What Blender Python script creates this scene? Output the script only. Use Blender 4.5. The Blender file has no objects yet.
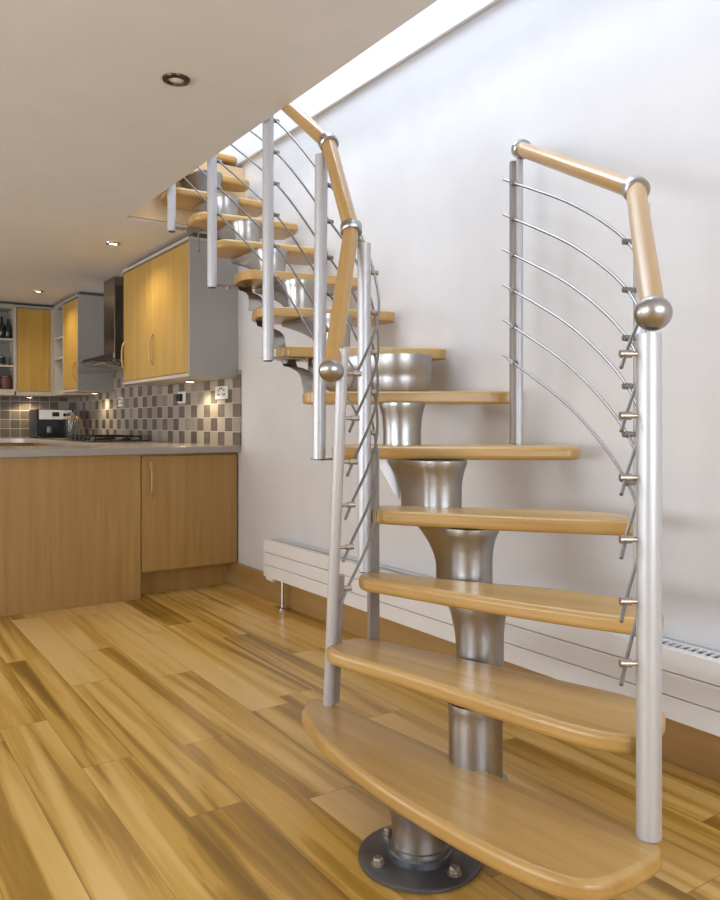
import bpy, bmesh, math, random
from mathutils import Vector, Matrix
random.seed(7)
PI = math.pi
S = bpy.context.scene
COL = S.collection

# ------------------------------------------------------------------ camera, world, big lights, exposure
cam_d = bpy.data.cameras.new('camera'); cam = bpy.data.objects.new('camera', cam_d); COL.objects.link(cam)
cam.location = (0, 0, 1.05); cam.rotation_euler = (PI/2, 0, -math.radians(34.1))
cam_d.sensor_fit = 'HORIZONTAL'; cam_d.sensor_width = 36; cam_d.lens = 39.0
cam_d.shift_y = -27/720; cam_d.clip_start = 0.02
S.camera = cam
S.view_settings.view_transform = 'Standard'; S.view_settings.look = 'None'
S.view_settings.gamma = 1; S.view_settings.use_curve_mapping = False
S.view_settings.exposure = 0.25
S.cycles.max_bounces = 10; S.cycles.diffuse_bounces = 5; S.cycles.glossy_bounces = 5
S.cycles.use_denoising = True; S.cycles.caustics_reflective = False; S.cycles.caustics_refractive = False
S.cycles.sample_clamp_indirect = 6
W = bpy.data.worlds.new('sky'); S.world = W; W.use_nodes = True
bg = W.node_tree.nodes['Background']; bg.inputs[0].default_value = (0.62, 0.76, 1.0, 1); bg.inputs[1].default_value = 1.0

def area(name, loc, rot, sx, sy, power, color):
    d = bpy.data.lights.new(name, 'AREA'); d.shape = 'RECTANGLE'; d.size = sx; d.size_y = sy
    d.energy = power; d.color = color
    o = bpy.data.objects.new(name, d); COL.objects.link(o); o.location = loc; o.rotation_euler = rot
    return o
# daylight through the window behind the camera, the side window, the skylight over the stair
area('window_daylight', (0.2, -2.62, 1.35), (PI/2+.75, 0, 0), 2.6, 1.7, 120, (0.84, 0.91, 1.0))
area('side_window_daylight', (-3.55, 1.6, 1.3), (0, -PI/2-.7, 0), 1.7, 2.8, 150, (0.84, 0.91, 1.0))
area('kitchen_fill_light', (-3.55, 6.0, 1.3), (0, -PI/2-.4, 0), 1.5, 2.2, 90, (0.92, 0.95, 1.0))  # added fill to brighten the kitchen, set at an invented window
area('skylight_daylight', (1.25, 3.1, 4.7), (0, 0, 0), 1.2, 3.8, 138, (0.76, 0.86, 1.0))

# ------------------------------------------------------------------ material helpers
def lin(c):
    return tuple(((v/255)/12.92 if v/255 <= .04045 else ((v/255+.055)/1.055)**2.4) for v in c) + (1,)
class NT:
    def __init__(s, m): s.t = m.node_tree; s.t.nodes.clear()
    def n(s, typ, **kw):
        n = s.t.nodes.new(typ)
        for k, v in kw.items(): setattr(n, k, v)
        return n
    def l(s, a, b): s.t.links.new(a, b)
    def math(s, op, a, b=None, c=None):
        n = s.n('ShaderNodeMath', operation=op)
        for i, v in enumerate((a, b, c)):
            if v is None: continue
            if isinstance(v, (int, float)): n.inputs[i].default_value = v
            else: s.l(v, n.inputs[i])
        return n.outputs[0]
    def comb(s, x, y, z):
        n = s.n('ShaderNodeCombineXYZ')
        for i, v in enumerate((x, y, z)):
            if isinstance(v, (int, float)): n.inputs[i].default_value = v
            else: s.l(v, n.inputs[i])
        return n.outputs[0]
    def ramp(s, fac, stops):
        n = s.n('ShaderNodeValToRGB'); e = n.color_ramp.elements
        while len(e) < len(stops): e.new(0.5)
        for el, (p, c) in zip(e, stops): el.position = p; el.color = lin(c)
        s.l(fac, n.inputs[0]); return n.outputs[0]
    def mix(s, fac, a, b, typ='MIX'):
        n = s.n('ShaderNodeMix', data_type='RGBA', blend_type=typ)
        for i, v in ((0, fac), (6, a), (7, b)):
            if isinstance(v, (int, float)): n.inputs[i].default_value = v
            elif isinstance(v, tuple): n.inputs[i].default_value = v
            else: s.l(v, n.inputs[i])
        return n.outputs[2]
    def noise(s, vec, scale, detail=4, rough=.5, dist=0):
        n = s.n('ShaderNodeTexNoise'); n.inputs['Scale'].default_value = scale
        n.inputs['Detail'].default_value = detail; n.inputs['Roughness'].default_value = rough
        n.inputs['Distortion'].default_value = dist
        s.l(vec, n.inputs['Vector']); return n.outputs[0]
def mat(name, col=(200,200,200), rough=.5, metal=0, coat=0, emit=None, estr=0, trans=0, ior=1.45, bump=None, spec=.5):
    m = bpy.data.materials.new(name); m.use_nodes = True; g = NT(m)
    b = g.n('ShaderNodeBsdfPrincipled'); o = g.n('ShaderNodeOutputMaterial'); g.l(b.outputs[0], o.inputs[0])
    b.inputs['Base Color'].default_value = lin(col); b.inputs['Roughness'].default_value = rough
    b.inputs['Metallic'].default_value = metal; b.inputs['Coat Weight'].default_value = coat
    b.inputs['Coat Roughness'].default_value = .15; b.inputs['IOR'].default_value = ior
    b.inputs['Transmission Weight'].default_value = trans; b.inputs['Specular IOR Level'].default_value = spec
    if emit: b.inputs['Emission Color'].default_value = lin(emit); b.inputs['Emission Strength'].default_value = estr
    tc = g.n('ShaderNodeTexCoord')
    if trans == 0 and not emit:
        # slight procedural mottling so nothing is dead flat
        nz = g.noise(tc.outputs['Object'], 6 if bump is None else bump[0], 3)
        c0 = lin(col); k = 0.05
        c = g.mix(nz, tuple(v*(1-k) for v in c0[:3])+(1,), tuple(min(1, v*(1+k)) for v in c0[:3])+(1,))
        g.l(c, b.inputs['Base Color'])
        if bump:
            bp = g.n('ShaderNodeBump'); bp.inputs['Strength'].default_value = bump[1]; bp.inputs['Distance'].default_value = .002
            g.l(nz, bp.inputs['Height']); g.l(bp.outputs[0], b.inputs['Normal'])
    m['g'] = 1
    return m
def wood(name, stops, axis, along=1.2, across=14, rough=.35, coat=.3, var=1.0, boards=0):
    """grain runs along `axis` of the object's own coordinates"""
    m = bpy.data.materials.new(name); m.use_nodes = True; g = NT(m)
    b = g.n('ShaderNodeBsdfPrincipled'); o = g.n('ShaderNodeOutputMaterial'); g.l(b.outputs[0], o.inputs[0])
    tc = g.n('ShaderNodeTexCoord'); sp = g.n('ShaderNodeSeparateXYZ'); g.l(tc.outputs['Object'], sp.inputs[0])
    ax = [sp.outputs[0], sp.outputs[1], sp.outputs[2]]
    sc = [g.math('MULTIPLY', ax[i], along if i == axis else across) for i in range(3)]
    oi = g.n('ShaderNodeObjectInfo')
    r = g.math('MULTIPLY', oi.outputs['Random'], 37.0)
    if boards:
        j = 1 if axis == 0 else 0
        w = g.n('ShaderNodeTexWhiteNoise', noise_dimensions='1D')
        g.l(g.math('FLOOR', g.math('DIVIDE', ax[j], boards)), w.inputs['W'])
        r = g.math('ADD', r, g.math('MULTIPLY', w.outputs[0], 17.0))
    sc[axis] = g.math('ADD', sc[axis], r)
    v = g.comb(*sc)
    n1 = g.noise(v, 1.0, 5, .55, .6)
    sc2 = [g.math('MULTIPLY', s_, 4.0 if i != axis else 1.5) for i, s_ in enumerate(sc)]
    n2 = g.noise(g.comb(*sc2), 2.0, 3, .6)
    f = g.math('ADD', g.math('MULTIPLY', n1, .78), g.math('MULTIPLY', n2, .22))
    f = g.math('MULTIPLY_ADD', g.math('SUBTRACT', f, .5), var*1.9, .5)
    if boards:
        f = g.math('ADD', f, g.math('MULTIPLY', g.math('SUBTRACT', w.outputs[0], .5), .3))
    g.l(g.ramp(f, stops), b.inputs['Base Color'])
    b.inputs['Roughness'].default_value = rough; b.inputs['Coat Weight'].default_value = coat; b.inputs['Coat Roughness'].default_value = .2
    return m
def floor_mat():
    m = bpy.data.materials.new('floor_planks'); m.use_nodes = True; g = NT(m)
    b = g.n('ShaderNodeBsdfPrincipled'); o = g.n('ShaderNodeOutputMaterial'); g.l(b.outputs[0], o.inputs[0])
    tc = g.n('ShaderNodeTexCoord'); sp = g.n('ShaderNodeSeparateXYZ'); g.l(tc.outputs['Object'], sp.inputs[0])
    X, Y = sp.outputs[0], sp.outputs[1]
    xi = g.math('DIVIDE', g.math('SUBTRACT', X, .63-.158*40), .158)
    ix = g.math('FLOOR', xi); fx = g.math('FRACT', xi)
    w1 = g.n('ShaderNodeTexWhiteNoise', noise_dimensions='1D'); g.l(ix, w1.inputs['W'])
    yi = g.math('DIVIDE', g.math('ADD', Y, g.math('MULTIPLY', w1.outputs[0], 9.0)), 1.25)
    iy = g.math('FLOOR', yi); fy = g.math('FRACT', yi)
    w2 = g.n('ShaderNodeTexWhiteNoise', noise_dimensions='2D'); g.l(g.comb(ix, iy, 0), w2.inputs['Vector'])
    sp2 = g.n('ShaderNodeSeparateColor'); g.l(w2.outputs['Color'], sp2.inputs[0])
    r1, r2 = sp2.outputs[0], sp2.outputs[1]
    off = g.math('MULTIPLY', r1, 60.0)
    # broad heartwood streaks
    v = g.comb(g.math('ADD', g.math('MULTIPLY', X, 10.0), off), g.math('ADD', g.math('MULTIPLY', Y, .42), off), r2)
    n1 = g.noise(v, 1.0, 2, .45, 1.0)
    # fine grain
    v2 = g.comb(g.math('ADD', g.math('MULTIPLY', X, 60.0), off), g.math('ADD', g.math('MULTIPLY', Y, 2.6), off), 0.0)
    n2 = g.noise(v2, 1.0, 4, .6, .8)
    f = g.math('ADD', g.math('MULTIPLY', g.math('SUBTRACT', n1, .5), 2.1), g.math('MULTIPLY', g.math('SUBTRACT', n2, .5), .42))
    f = g.math('ADD', g.math('ADD', f, .62), g.math('MULTIPLY', g.math('SUBTRACT', r2, .5), .5))
    c = g.ramp(f, [(0.0, (134,98,30)), (.2, (160,120,42)), (.36, (180,138,56)), (.43, (204,160,74)), (.6, (214,171,86)), (.68, (224,184,102)), (.9, (230,192,116)), (1, (234,198,128))])
    # gaps between planks
    ex = g.math('LESS_THAN', g.math('MINIMUM', fx, g.math('SUBTRACT', 1.0, fx)), .007)
    ey = g.math('LESS_THAN', g.math('MINIMUM', fy, g.math('SUBTRACT', 1.0, fy)), .0012)
    e = g.math('MAXIMUM', ex, ey)
    c = g.mix(g.math('MULTIPLY', e, .5), c, lin((96,64,26)))
    g.l(c, b.inputs['Base Color'])
    b.inputs['Roughness'].default_value = .3
    b.inputs['Coat Weight'].default_value = .15; b.inputs['Coat Roughness'].default_value = .2
    bp = g.n('ShaderNodeBump'); bp.inputs['Strength'].default_value = .25; bp.inputs['Distance'].default_value = .001
    g.l(g.math('SUBTRACT', g.math('MULTIPLY', n2, .4), e), bp.inputs['Height']); g.l(bp.outputs[0], b.inputs['Normal'])
    return m
def tile_mat(name, axis, tw):
    m = bpy.data.materials.new(name); m.use_nodes = True; g = NT(m)
    b = g.n('ShaderNodeBsdfPrincipled'); o = g.n('ShaderNodeOutputMaterial'); g.l(b.outputs[0], o.inputs[0])
    tc = g.n('ShaderNodeTexCoord'); sp = g.n('ShaderNodeSeparateXYZ'); g.l(tc.outputs['Object'], sp.inputs[0])
    u = g.math('DIVIDE', g.math('SUBTRACT', sp.outputs[axis], 4.54-20*tw), tw); v = g.math('DIVIDE', g.math('SUBTRACT', sp.outputs[2], .9), .093)
    iu, iv = g.math('FLOOR', u), g.math('FLOOR', v); fu, fv = g.math('FRACT', u), g.math('FRACT', v)
    w = g.n('ShaderNodeTexWhiteNoise', noise_dimensions='2D'); g.l(g.comb(iu, iv, 0), w.inputs['Vector'])
    par = g.math('MODULO', g.math('ADD', iu, iv), 2.0)
    f = g.math('ADD', g.math('MULTIPLY', par, .5), g.math('MULTIPLY', w.outputs[0], .62))
    c = g.ramp(f, [(0, (96,84,76)), (.28, (112,100,92)), (.47, (118,106,98)), (.52, (156,143,130)), (.8, (166,153,140)), (1, (180,168,154))])
    eu = g.math('LESS_THAN', g.math('MINIMUM', fu, g.math('SUBTRACT', 1.0, fu)), .022)
    ev = g.math('LESS_THAN', g.math('MINIMUM', fv, g.math('SUBTRACT', 1.0, fv)), .028)
    e = g.math('MAXIMUM', eu, ev)
    c = g.mix(e, c, lin((190,182,172)))
    g.l(c, b.inputs['Base Color']); b.inputs['Roughness'].default_value = .28
    bp = g.n('ShaderNodeBump'); bp.inputs['Strength'].default_value = .5; bp.inputs['Distance'].default_value = .002; bp.invert = True
    g.l(e, bp.inputs['Height']); g.l(bp.outputs[0], b.inputs['Normal'])
    return m
def brushed(name, col, rough, axis=2, dark=.5):
    m = bpy.data.materials.new(name); m.use_nodes = True; g = NT(m)
    b = g.n('ShaderNodeBsdfPrincipled'); o = g.n('ShaderNodeOutputMaterial'); g.l(b.outputs[0], o.inputs[0])
    tc = g.n('ShaderNodeTexCoord'); sp = g.n('ShaderNodeSeparateXYZ'); g.l(tc.outputs['Object'], sp.inputs[0])
    sc = [g.math('MULTIPLY', sp.outputs[i], 2.0 if i == axis else 30.0) for i in range(3)]
    nz = g.noise(g.comb(*sc), 1.5, 4, .6)
    nb = g.noise(tc.outputs['Object'], 9.0, 3, .6)
    c0 = lin(col)
    c = g.mix(nb, tuple(v*(1-dark*.35) for v in c0[:3])+(1,), tuple(min(1, v*(1+dark*.25)) for v in c0[:3])+(1,))
    g.l(c, b.inputs['Base Color']); b.inputs['Metallic'].default_value = 1
    g.l(g.math('MULTIPLY_ADD', nz, .22, rough-.1), b.inputs['Roughness'])
    return m

M = {}
M['wall'] = mat('wall_paint', (222,220,220), .7)
M['upper_wall'] = mat('upper_wall_paint', (232,232,232), .7)
M['ceiling'] = mat('ceiling_paint', (219,220,225), .8)
M['white'] = mat('white_gloss', (236,236,236), .35)
M['radiator'] = mat('radiator_enamel', (232,230,228), .35)
M['floor'] = floor_mat()
M['tread'] = wood('tread_beech', [(0,(168,130,70)), (.35,(188,149,86)), (.6,(199,161,99)), (1,(212,177,118))], 0, 1.1, 11, .36, .25, .75, boards=.085)
M['rail_wood'] = wood('rail_beech', [(0,(162,122,66)), (.4,(182,142,82)), (.7,(194,156,96)), (1,(208,174,116))], 2, 1.5, 25, .28, .5, .7)
M['cab_low'] = wood('cabinet_oak', [(0,(138,104,52)), (.4,(160,124,66)), (.65,(171,134,76)), (1,(184,148,92))], 2, 1.0, 22, .45, .1, .7)
M['cab_high'] = wood('cabinet_beech', [(0,(160,122,50)), (.4,(184,146,66)), (.65,(196,158,78)), (1,(210,174,94))], 2, 1.0, 18, .35, .25, .7)
M['base_wood'] = wood('skirting_oak', [(0,(146,112,64)), (.5,(168,132,80)), (1,(182,148,98))], 1, 1.0, 25, .5, .1, .6)
M['grey_lam'] = mat('grey_laminate', (164,162,160), .45)
M['light_lam'] = mat('light_laminate', (196,188,176), .45)
M['worktop'] = mat('worktop_laminate', (176,166,152), .22, coat=.3)
M['edge'] = mat('worktop_edging', (158,152,146), .35)
M['dark_grey'] = mat('cornice_gap_shade', (92,88,86), .5)  # dark colour stands in for the shade between cornice and ceiling
M['steel'] = brushed('brushed_steel', (172,168,164), .34)
M['plate'] = mat('base_plate_steel', (112,114,118), .42, metal=.85)
M['post'] = mat('aluminium_post', (200,200,203), .42, metal=.4)
M['bar'] = mat('post_bar_steel', (158,150,144), .4, metal=.4)
M['rod'] = mat('cable_rod_steel', (138,134,130), .35, metal=.8)
M['ball'] = brushed('satin_nickel', (176,172,168), .32)
M['bolt'] = mat('bolt_steel', (178,166,152), .35, metal=.9)
M['chrome'] = mat('chrome', (200,198,196), .12, metal=1)
M['hood'] = brushed('hood_steel', (150,138,128), .2)
M['black'] = mat('black_plastic', (22,22,24), .3)
M['iron'] = mat('cast_iron', (26,25,25), .5)
M['brass'] = mat('handle_satin', (190,160,104), .4, metal=.5)
M['glass'] = mat('clear_glass', (245,250,250), .02, trans=1)
M['smoke'] = mat('bottle_glass', (40,46,44), .15)
M['red'] = mat('brown_ceramic', (96,56,50), .4)
M['cream'] = mat('cream_ceramic', (222,212,196), .4)
M['green'] = mat('green_leafy', (84,104,48), .6)
M['white_plastic'] = mat('white_plastic', (240,238,234), .35)
M['spoon'] = wood('utensil_wood', [(0,(140,96,52)), (1,(196,150,98))], 2, 2, 30, .5, 0, .6)
M['lamp'] = mat('lamp_glow', (255,240,210), .4, emit=(255,236,200), estr=14)
M['lamp_off'] = mat('lamp_unlit', (236,230,220), .3)
M['dark_ring'] = mat('dark_bezel', (62,52,46), .35, metal=.5)
M['tile_y'] = tile_mat('splash_tiles_right', 1, .118)
M['tile_x'] = tile_mat('splash_tiles_back', 0, .095)
M['fascia'] = mat('fascia_paint', (208,178,138), .6)

# ------------------------------------------------------------------ geometry helpers
def link(name, bm, m, parent=None, smooth=False, bevel=0, seg=2, label=None, origin=None):
    bmesh.ops.recalc_face_normals(bm, faces=bm.faces[:])
    me = bpy.data.meshes.new(name)
    o = bpy.data.objects.new(name, me); COL.objects.link(o)
    if origin is not None:
        bmesh.ops.translate(bm, verts=bm.verts, vec=-Vector(origin)); o.location = origin
    bm.to_mesh(me); bm.free()
    me.materials.append(m)
    if smooth:
        for p in me.polygons: p.use_smooth = True
        if hasattr(me, 'set_sharp_from_angle'): me.set_sharp_from_angle(angle=math.radians(38))
    if bevel:
        b = o.modifiers.new('bevel', 'BEVEL'); b.width = bevel; b.segments = seg; b.limit_method = 'ANGLE'; b.angle_limit = math.radians(40)
    if parent is not None:
        o.parent = parent
        if parent.type == 'EMPTY' or True:
            o.matrix_parent_inverse = Matrix.Identity(4)
            # parents are never rotated: subtract their world position
            wp = Vector((0,0,0)); q = parent
            while q is not None: wp += q.location; q = q.parent
            o.location = o.location - wp
    if label: o['label'] = label
    return o
def thing(name, label, cat, loc, group=None):
    o = bpy.data.objects.new(name, None); COL.objects.link(o); o.location = loc; o.empty_display_size = .1
    o['label'] = label; o['category'] = cat
    if group: o['group'] = group
    return o
def tag(o, label, cat, group=None):
    o['label'] = label; o['category'] = cat
    if group: o['group'] = group
    return o
def struct(o): o['kind'] = 'structure'; return o
def box(bm, a, b):
    x0, y0, z0 = a; x1, y1, z1 = b
    v = [bm.verts.new(p) for p in ((x0,y0,z0),(x1,y0,z0),(x1,y1,z0),(x0,y1,z0),(x0,y0,z1),(x1,y0,z1),(x1,y1,z1),(x0,y1,z1))]
    for f in ((0,3,2,1),(4,5,6,7),(0,1,5,4),(1,2,6,5),(2,3,7,6),(3,0,4,7)): bm.faces.new([v[i] for i in f])
    return bm
def bx(a, b): return box(bmesh.new(), a, b)
def frame_of(d):
    d = d.normalized(); u = d.cross(Vector((0,0,1)))
    if u.length < 1e-4: u = Vector((1,0,0))
    u.normalize(); return u, d.cross(u).normalized()
def tube(bm, pts, r, n=12, cap=True):
    pts = [Vector(p) for p in pts]; rs = r if isinstance(r, (list, tuple)) else [r]*len(pts)
    rings = []; u = None
    for i, p in enumerate(pts):
        d = (pts[min(i+1, len(pts)-1)] - pts[max(i-1, 0)]).normalized()
        if u is None: u, w = frame_of(d)
        else:
            u = (u - d*u.dot(d)).normalized(); w = d.cross(u).normalized()
        rings.append([bm.verts.new(p + (u*math.cos(2*PI*k/n) + w*math.sin(2*PI*k/n))*rs[i]) for k in range(n)])
    for a, b in zip(rings, rings[1:]):
        for k in range(n): bm.faces.new((a[k], a[(k+1)%n], b[(k+1)%n], b[k]))
    if cap: bm.faces.new(rings[0][::-1]); bm.faces.new(rings[-1])
    return bm
def lathe(bm, prof, c, n=24, ax=None):
    """profile [(r, h)] round the vertical (or ax) through c"""
    c = Vector(c); ax = Vector(ax).normalized() if ax else Vector((0,0,1)); u, w = frame_of(ax)
    rings = []
    for r, h in prof:
        if r < 1e-5: rings.append([bm.verts.new(c + ax*h)])
        else: rings.append([bm.verts.new(c + ax*h + (u*math.cos(2*PI*k/n) + w*math.sin(2*PI*k/n))*r) for k in range(n)])
    for a, b in zip(rings, rings[1:]):
        for k in range(n):
            if len(a) == 1 and len(b) == 1: continue
            if len(a) == 1: bm.faces.new((a[0], b[(k+1)%n], b[k]))
            elif len(b) == 1: bm.faces.new((a[k], a[(k+1)%n], b[0]))
            else: bm.faces.new((a[k], a[(k+1)%n], b[(k+1)%n], b[k]))
    if len(rings[0]) > 1: bm.faces.new(rings[0][::-1])
    if len(rings[-1]) > 1: bm.faces.new(rings[-1])
    return bm
def catmull(pts, k=8, closed=False):
    pts = [Vector(p) for p in pts]; out = []; n = len(pts)
    rng = range(n) if closed else range(n-1)
    for i in rng:
        if closed: p0, p1, p2, p3 = pts[i-1], pts[i], pts[(i+1)%n], pts[(i+2)%n]
        else: p0, p1, p2, p3 = pts[max(i-1,0)], pts[i], pts[i+1], pts[min(i+2, n-1)]
        for j in range(k):
            t = j/k
            out.append(.5*((2*p1) + (-p0+p2)*t + (2*p0-5*p1+4*p2-p3)*t*t + (-p0+3*p1-3*p2+p3)*t**3))
    if not closed: out.append(pts[-1])
    return out
def round_poly(pts, rad, k=5):
    """fillet polygon corners; rad is one number or one per corner"""
    n = len(pts); out = []
    for i in range(n):
        p = Vector(pts[i]); a = Vector(pts[i-1]) - p; b = Vector(pts[(i+1)%n]) - p
        r = rad[i] if isinstance(rad, (list, tuple)) else rad
        d = min(r, a.length*.45, b.length*.45)
        p0 = p + a.normalized()*d; p1 = p + b.normalized()*d
        for j in range(k+1):
            t = j/k; out.append(p0*(1-t)**2 + p*2*t*(1-t) + p1*t*t)
    return out
def prism(bm, pts, z0, z1):
    a = [bm.verts.new((p[0], p[1], z0)) for p in pts]; b = [bm.verts.new((p[0], p[1], z1)) for p in pts]
    n = len(pts)
    bm.faces.new(a[::-1]); bm.faces.new(b)
    for k in range(n): bm.faces.new((a[k], a[(k+1)%n], b[(k+1)%n], b[k]))
    return bm

# ------------------------------------------------------------------ the shell
WX = 2.165; CZ = 2.24; OX = 1.412; OY = 4.52; FZ = 2.66
struct(link('floor', bx((-3.6,-2.7,-.1), (WX+.1, 8.7, 0)), M['floor']))
struct(link('wall_right', bx((WX,-2.7,0), (WX+.12, 8.7, 5.0)), M['wall']))
struct(link('wall_back', bx((-3.6,8.57,0), (WX, 8.69, 5.0)), M['wall']))
def wall_with_hole(name, axis, p0, p1, a0, a1, z0, z1, h0, h1, hz0, hz1):
    bm = bmesh.new()
    def bb(u0, u1, w0, w1):
        if u1-u0 < 1e-3 or w1-w0 < 1e-3: return
        if axis == 'x': box(bm, (p0,u0,w0), (p1,u1,w1))
        else: box(bm, (u0,p0,w0), (u1,p1,w1))
    bb(a0, a1, z0, hz0); bb(a0, a1, hz1, z1); bb(a0, h0, hz0, hz1); bb(h1, a1, hz0, hz1)
    return struct(link(name, bm, M['wall']))
wall_with_hole('wall_front', 'y', -2.8, -2.7, -3.6, WX+.12, 0, 5.0, -1.2, 1.6, .4, 2.1)
wall_with_hole('wall_left', 'x', -3.7, -3.6, -2.8, 4.0, 0, 5.0, .1, 3.1, .4, 2.1)
wall_with_hole('wall_left_kitchen', 'x', -3.7, -3.6, 4.0, 8.7, 0, 5.0, 4.8, 7.2, .5, 2.1)
def window(n, axis, p, u0, u1, z0, z1):
    bm = bmesh.new(); t = .05
    def bb(a0, a1, b0, b1, d=.05):
        if axis == 'x': box(bm, (p-d, a0, b0), (p+d, a1, b1))
        else: box(bm, (a0, p-d, b0), (a1, p+d, b1))
    bb(u0, u1, z0, z0+t); bb(u0, u1, z1-t, z1); bb(u0, u0+t, z0+t, z1-t); bb(u1-t, u1, z0+t, z1-t)
    um = (u0+u1)/2; bb(um-.025, um+.025, z0+t, z1-t)
    o = struct(link('window_%d' % n, bm, M['white']))
    g = bmesh.new()
    if axis == 'x': box(g, (p-.004,u0+t,z0+t), (p+.004,u1-t,z1-t))
    else: box(g, (u0+t,p-.004,z0+t), (u1-t,p+.004,z1-t))
    link('pane', g, M['glass'], o)
window(1, 'y', -2.75, -1.2, 1.6, .4, 2.1)
window(2, 'x', -3.65, .1, 3.1, .4, 2.1)
window(4, 'x', -3.65, 4.8, 7.2, .5, 2.1)  # unseen kitchen window, added to go with the kitchen fill
# ceiling slab with the stair opening (x>OX, y .55..OY)
bm = bmesh.new()
box(bm, (-3.6,-2.7,CZ), (OX, 8.57, FZ)); box(bm, (OX,-2.7,CZ), (WX,.55,FZ)); box(bm, (OX,OY,CZ), (WX,8.57,FZ))
struct(link('ceiling', bm, M['ceiling']))
struct(link('trim_1', bx((OX+.002, OY-.022, CZ+.012), (WX-.002, OY-.001, FZ-.0)), M['fascia']))
# upper storey: boarded band above the ledge, roof with a skylight
struct(link('trim_2', bx((WX-.02, -2.69, 2.7), (WX-.001, 8.56, 4.99)), M['upper_wall'], bevel=.004))
bm = bmesh.new(); z0, z1 = 4.85, 4.98
box(bm, (-3.6,-2.7,z0), (.6, 8.57, z1)); box(bm, (1.95,-2.7,z0), (WX-.03,8.57,z1)); box(bm, (.6,-2.7,z0), (1.95,1.2,z1)); box(bm, (.6,5.0,z0), (1.95,8.57,z1))
struct(link('roof', bm, M['upper_wall']))
struct(link('wall_upper_left', bx((-.9,-2.69,FZ), (-.8,8.56,4.84)), M['upper_wall']))
bm = bmesh.new()
box(bm, (.6,1.2,4.86), (.65,5.0,4.97)); box(bm, (1.9,1.2,4.86), (1.95,5.0,4.97)); box(bm, (.65,1.2,4.86), (1.9,1.25,4.97)); box(bm, (.65,4.95,4.86), (1.9,5.0,4.97))
sk = struct(link('window_3', bm, M['white'])); link('pane', bx((.65,1.25,4.91), (1.9,4.95,4.92)), M['glass'], sk)
# skirting
struct(link('baseboard_right', bx((WX-.02, -2.69, 0), (WX-.001, 4.70, .153)), M['base_wood'], bevel=.003))
# tiled splashback
struct(link('trim_3', bx((WX-.012, 4.545, .906), (WX-.001, 8.56, 1.385)), M['tile_y']))
struct(link('trim_4', bx((WX-.012, 5.95, 1.385), (WX-.001, 7.24, 1.66)), M['tile_y']))
struct(link('trim_5', bx((.3, 8.558, .906), (WX-.013, 8.569, 1.385)), M['tile_x']))

# ------------------------------------------------------------------ staircase
R0 = .192; RS = .195; TH = .044
def tz(n): return R0 + RS*(n-1)
stair = thing('staircase', 'modular winding staircase of pale beech treads on a brushed steel spine along the white wall', 'staircase', (1.17,1.48,0))
outl = {
 1: [(1.266,2.082),(1.18,2.05),(1.145,1.98),(1.105,1.83),(1.083,1.65),(1.075,1.45),(1.09,1.22),(1.125,1.04),(1.19,.955),(1.35,.95),(1.402,.985),(1.398,1.08),(1.352,1.36),(1.325,1.62)],
 2: [(1.364,1.99),(1.24,1.99),(1.205,1.935),(1.225,1.80),(1.256,1.66),(1.293,1.42),(1.327,1.22),(1.37,1.085),(1.44,1.035),(1.585,1.09),(1.615,1.19),(1.56,1.397),(1.49,1.626),(1.44,1.78)],
 3: [(1.42,2.02),(1.36,2.01),(1.335,1.955),(1.36,1.86),(1.41,1.68),(1.50,1.40),(1.595,1.18),(1.655,1.15),(1.735,1.21),(1.765,1.32),(1.70,1.52),(1.605,1.677),(1.506,1.85)],
 4: [(1.47,2.13),(1.42,2.07),(1.415,1.98),(1.50,1.84),(1.64,1.63),(1.80,1.43),(1.86,1.37),(1.95,1.45),(1.955,1.60),(1.84,1.74),(1.70,1.91),(1.58,2.05)],
}
fl = {5:((1.395,2.23),(2.02,1.69)), 6:((1.455,2.525),(2.118,2.055)), 7:((1.505,2.80),(2.14,2.49)), 8:((1.535,3.045),(2.13,2.835)), 9:((1.56,3.235),(2.13,3.11)),
      10:((1.553,3.51),(2.13,3.40)), 11:((1.56,3.775),(2.13,3.715)), 12:((1.54,4.07),(2.13,4.055)), 13:((1.55,4.32),(2.13,4.31)), 14:((1.52,4.50),(2.13,4.49))}
axis_dir = {}
for n in range(1, 15):
    z = tz(n)
    if n in outl:
        poly = [Vector(p) for p in outl[n]]
        poly = [Vector((p.x, p.y)) for p in catmull([(p.x, p.y, 0) for p in poly], 5, True)]
        ang = {1: -84, 2: -76, 3: -66, 4: -54}[n]
    else:
        a, b = (Vector(p) for p in fl[n]); d = (b-a).normalized(); nn = Vector((-d.y, d.x)); L = (b-a).length
        ang = math.degrees(math.atan2(d.y, d.x)); w = .27 if n < 13 else (.165 if n == 13 else .26)
        q = [a + d*.02, a + d*L*.5 - nn*.012, b - d*.02, b + nn*.07 + d*.005, b + nn*(w-.03) - d*.0, b + nn*w - d*.06, a + nn*w + d*.05, a + nn*(w-.06) - d*.012, a + nn*.06 - d*.012]
        poly = round_poly(q, [.05,.3,.05,.04,.05,.05,.05,.05,.05])
        poly = [Vector((min(p.x, WX-.012), p.y)) for p in poly]
    c = sum(poly, Vector((0,0)))/len(poly)
    R = Matrix.Rotation(-math.radians(ang), 2)
    bm = bmesh.new(); prism(bm, [R @ (p-c) for p in poly], -TH, 0)
    o = link('tread', bm, M['tread'], None, smooth=True, bevel=.014, seg=4)
    o.location = (c.x, c.y, z); o.rotation_euler = (0, 0, math.radians(ang))
    o.parent = stair; o.location = Vector((c.x, c.y, z)) - stair.location
SP = [None, (1.1755,1.478), (1.36,1.483), (1.548,1.669), (1.626,1.797), (1.668,1.986), (1.695,2.234), (1.875,2.485), (1.79,2.84), (1.80,3.16), (1.8,3.44), (1.8,3.72), (1.8,3.99), (1.8,4.22), (1.8,4.43)]
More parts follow.
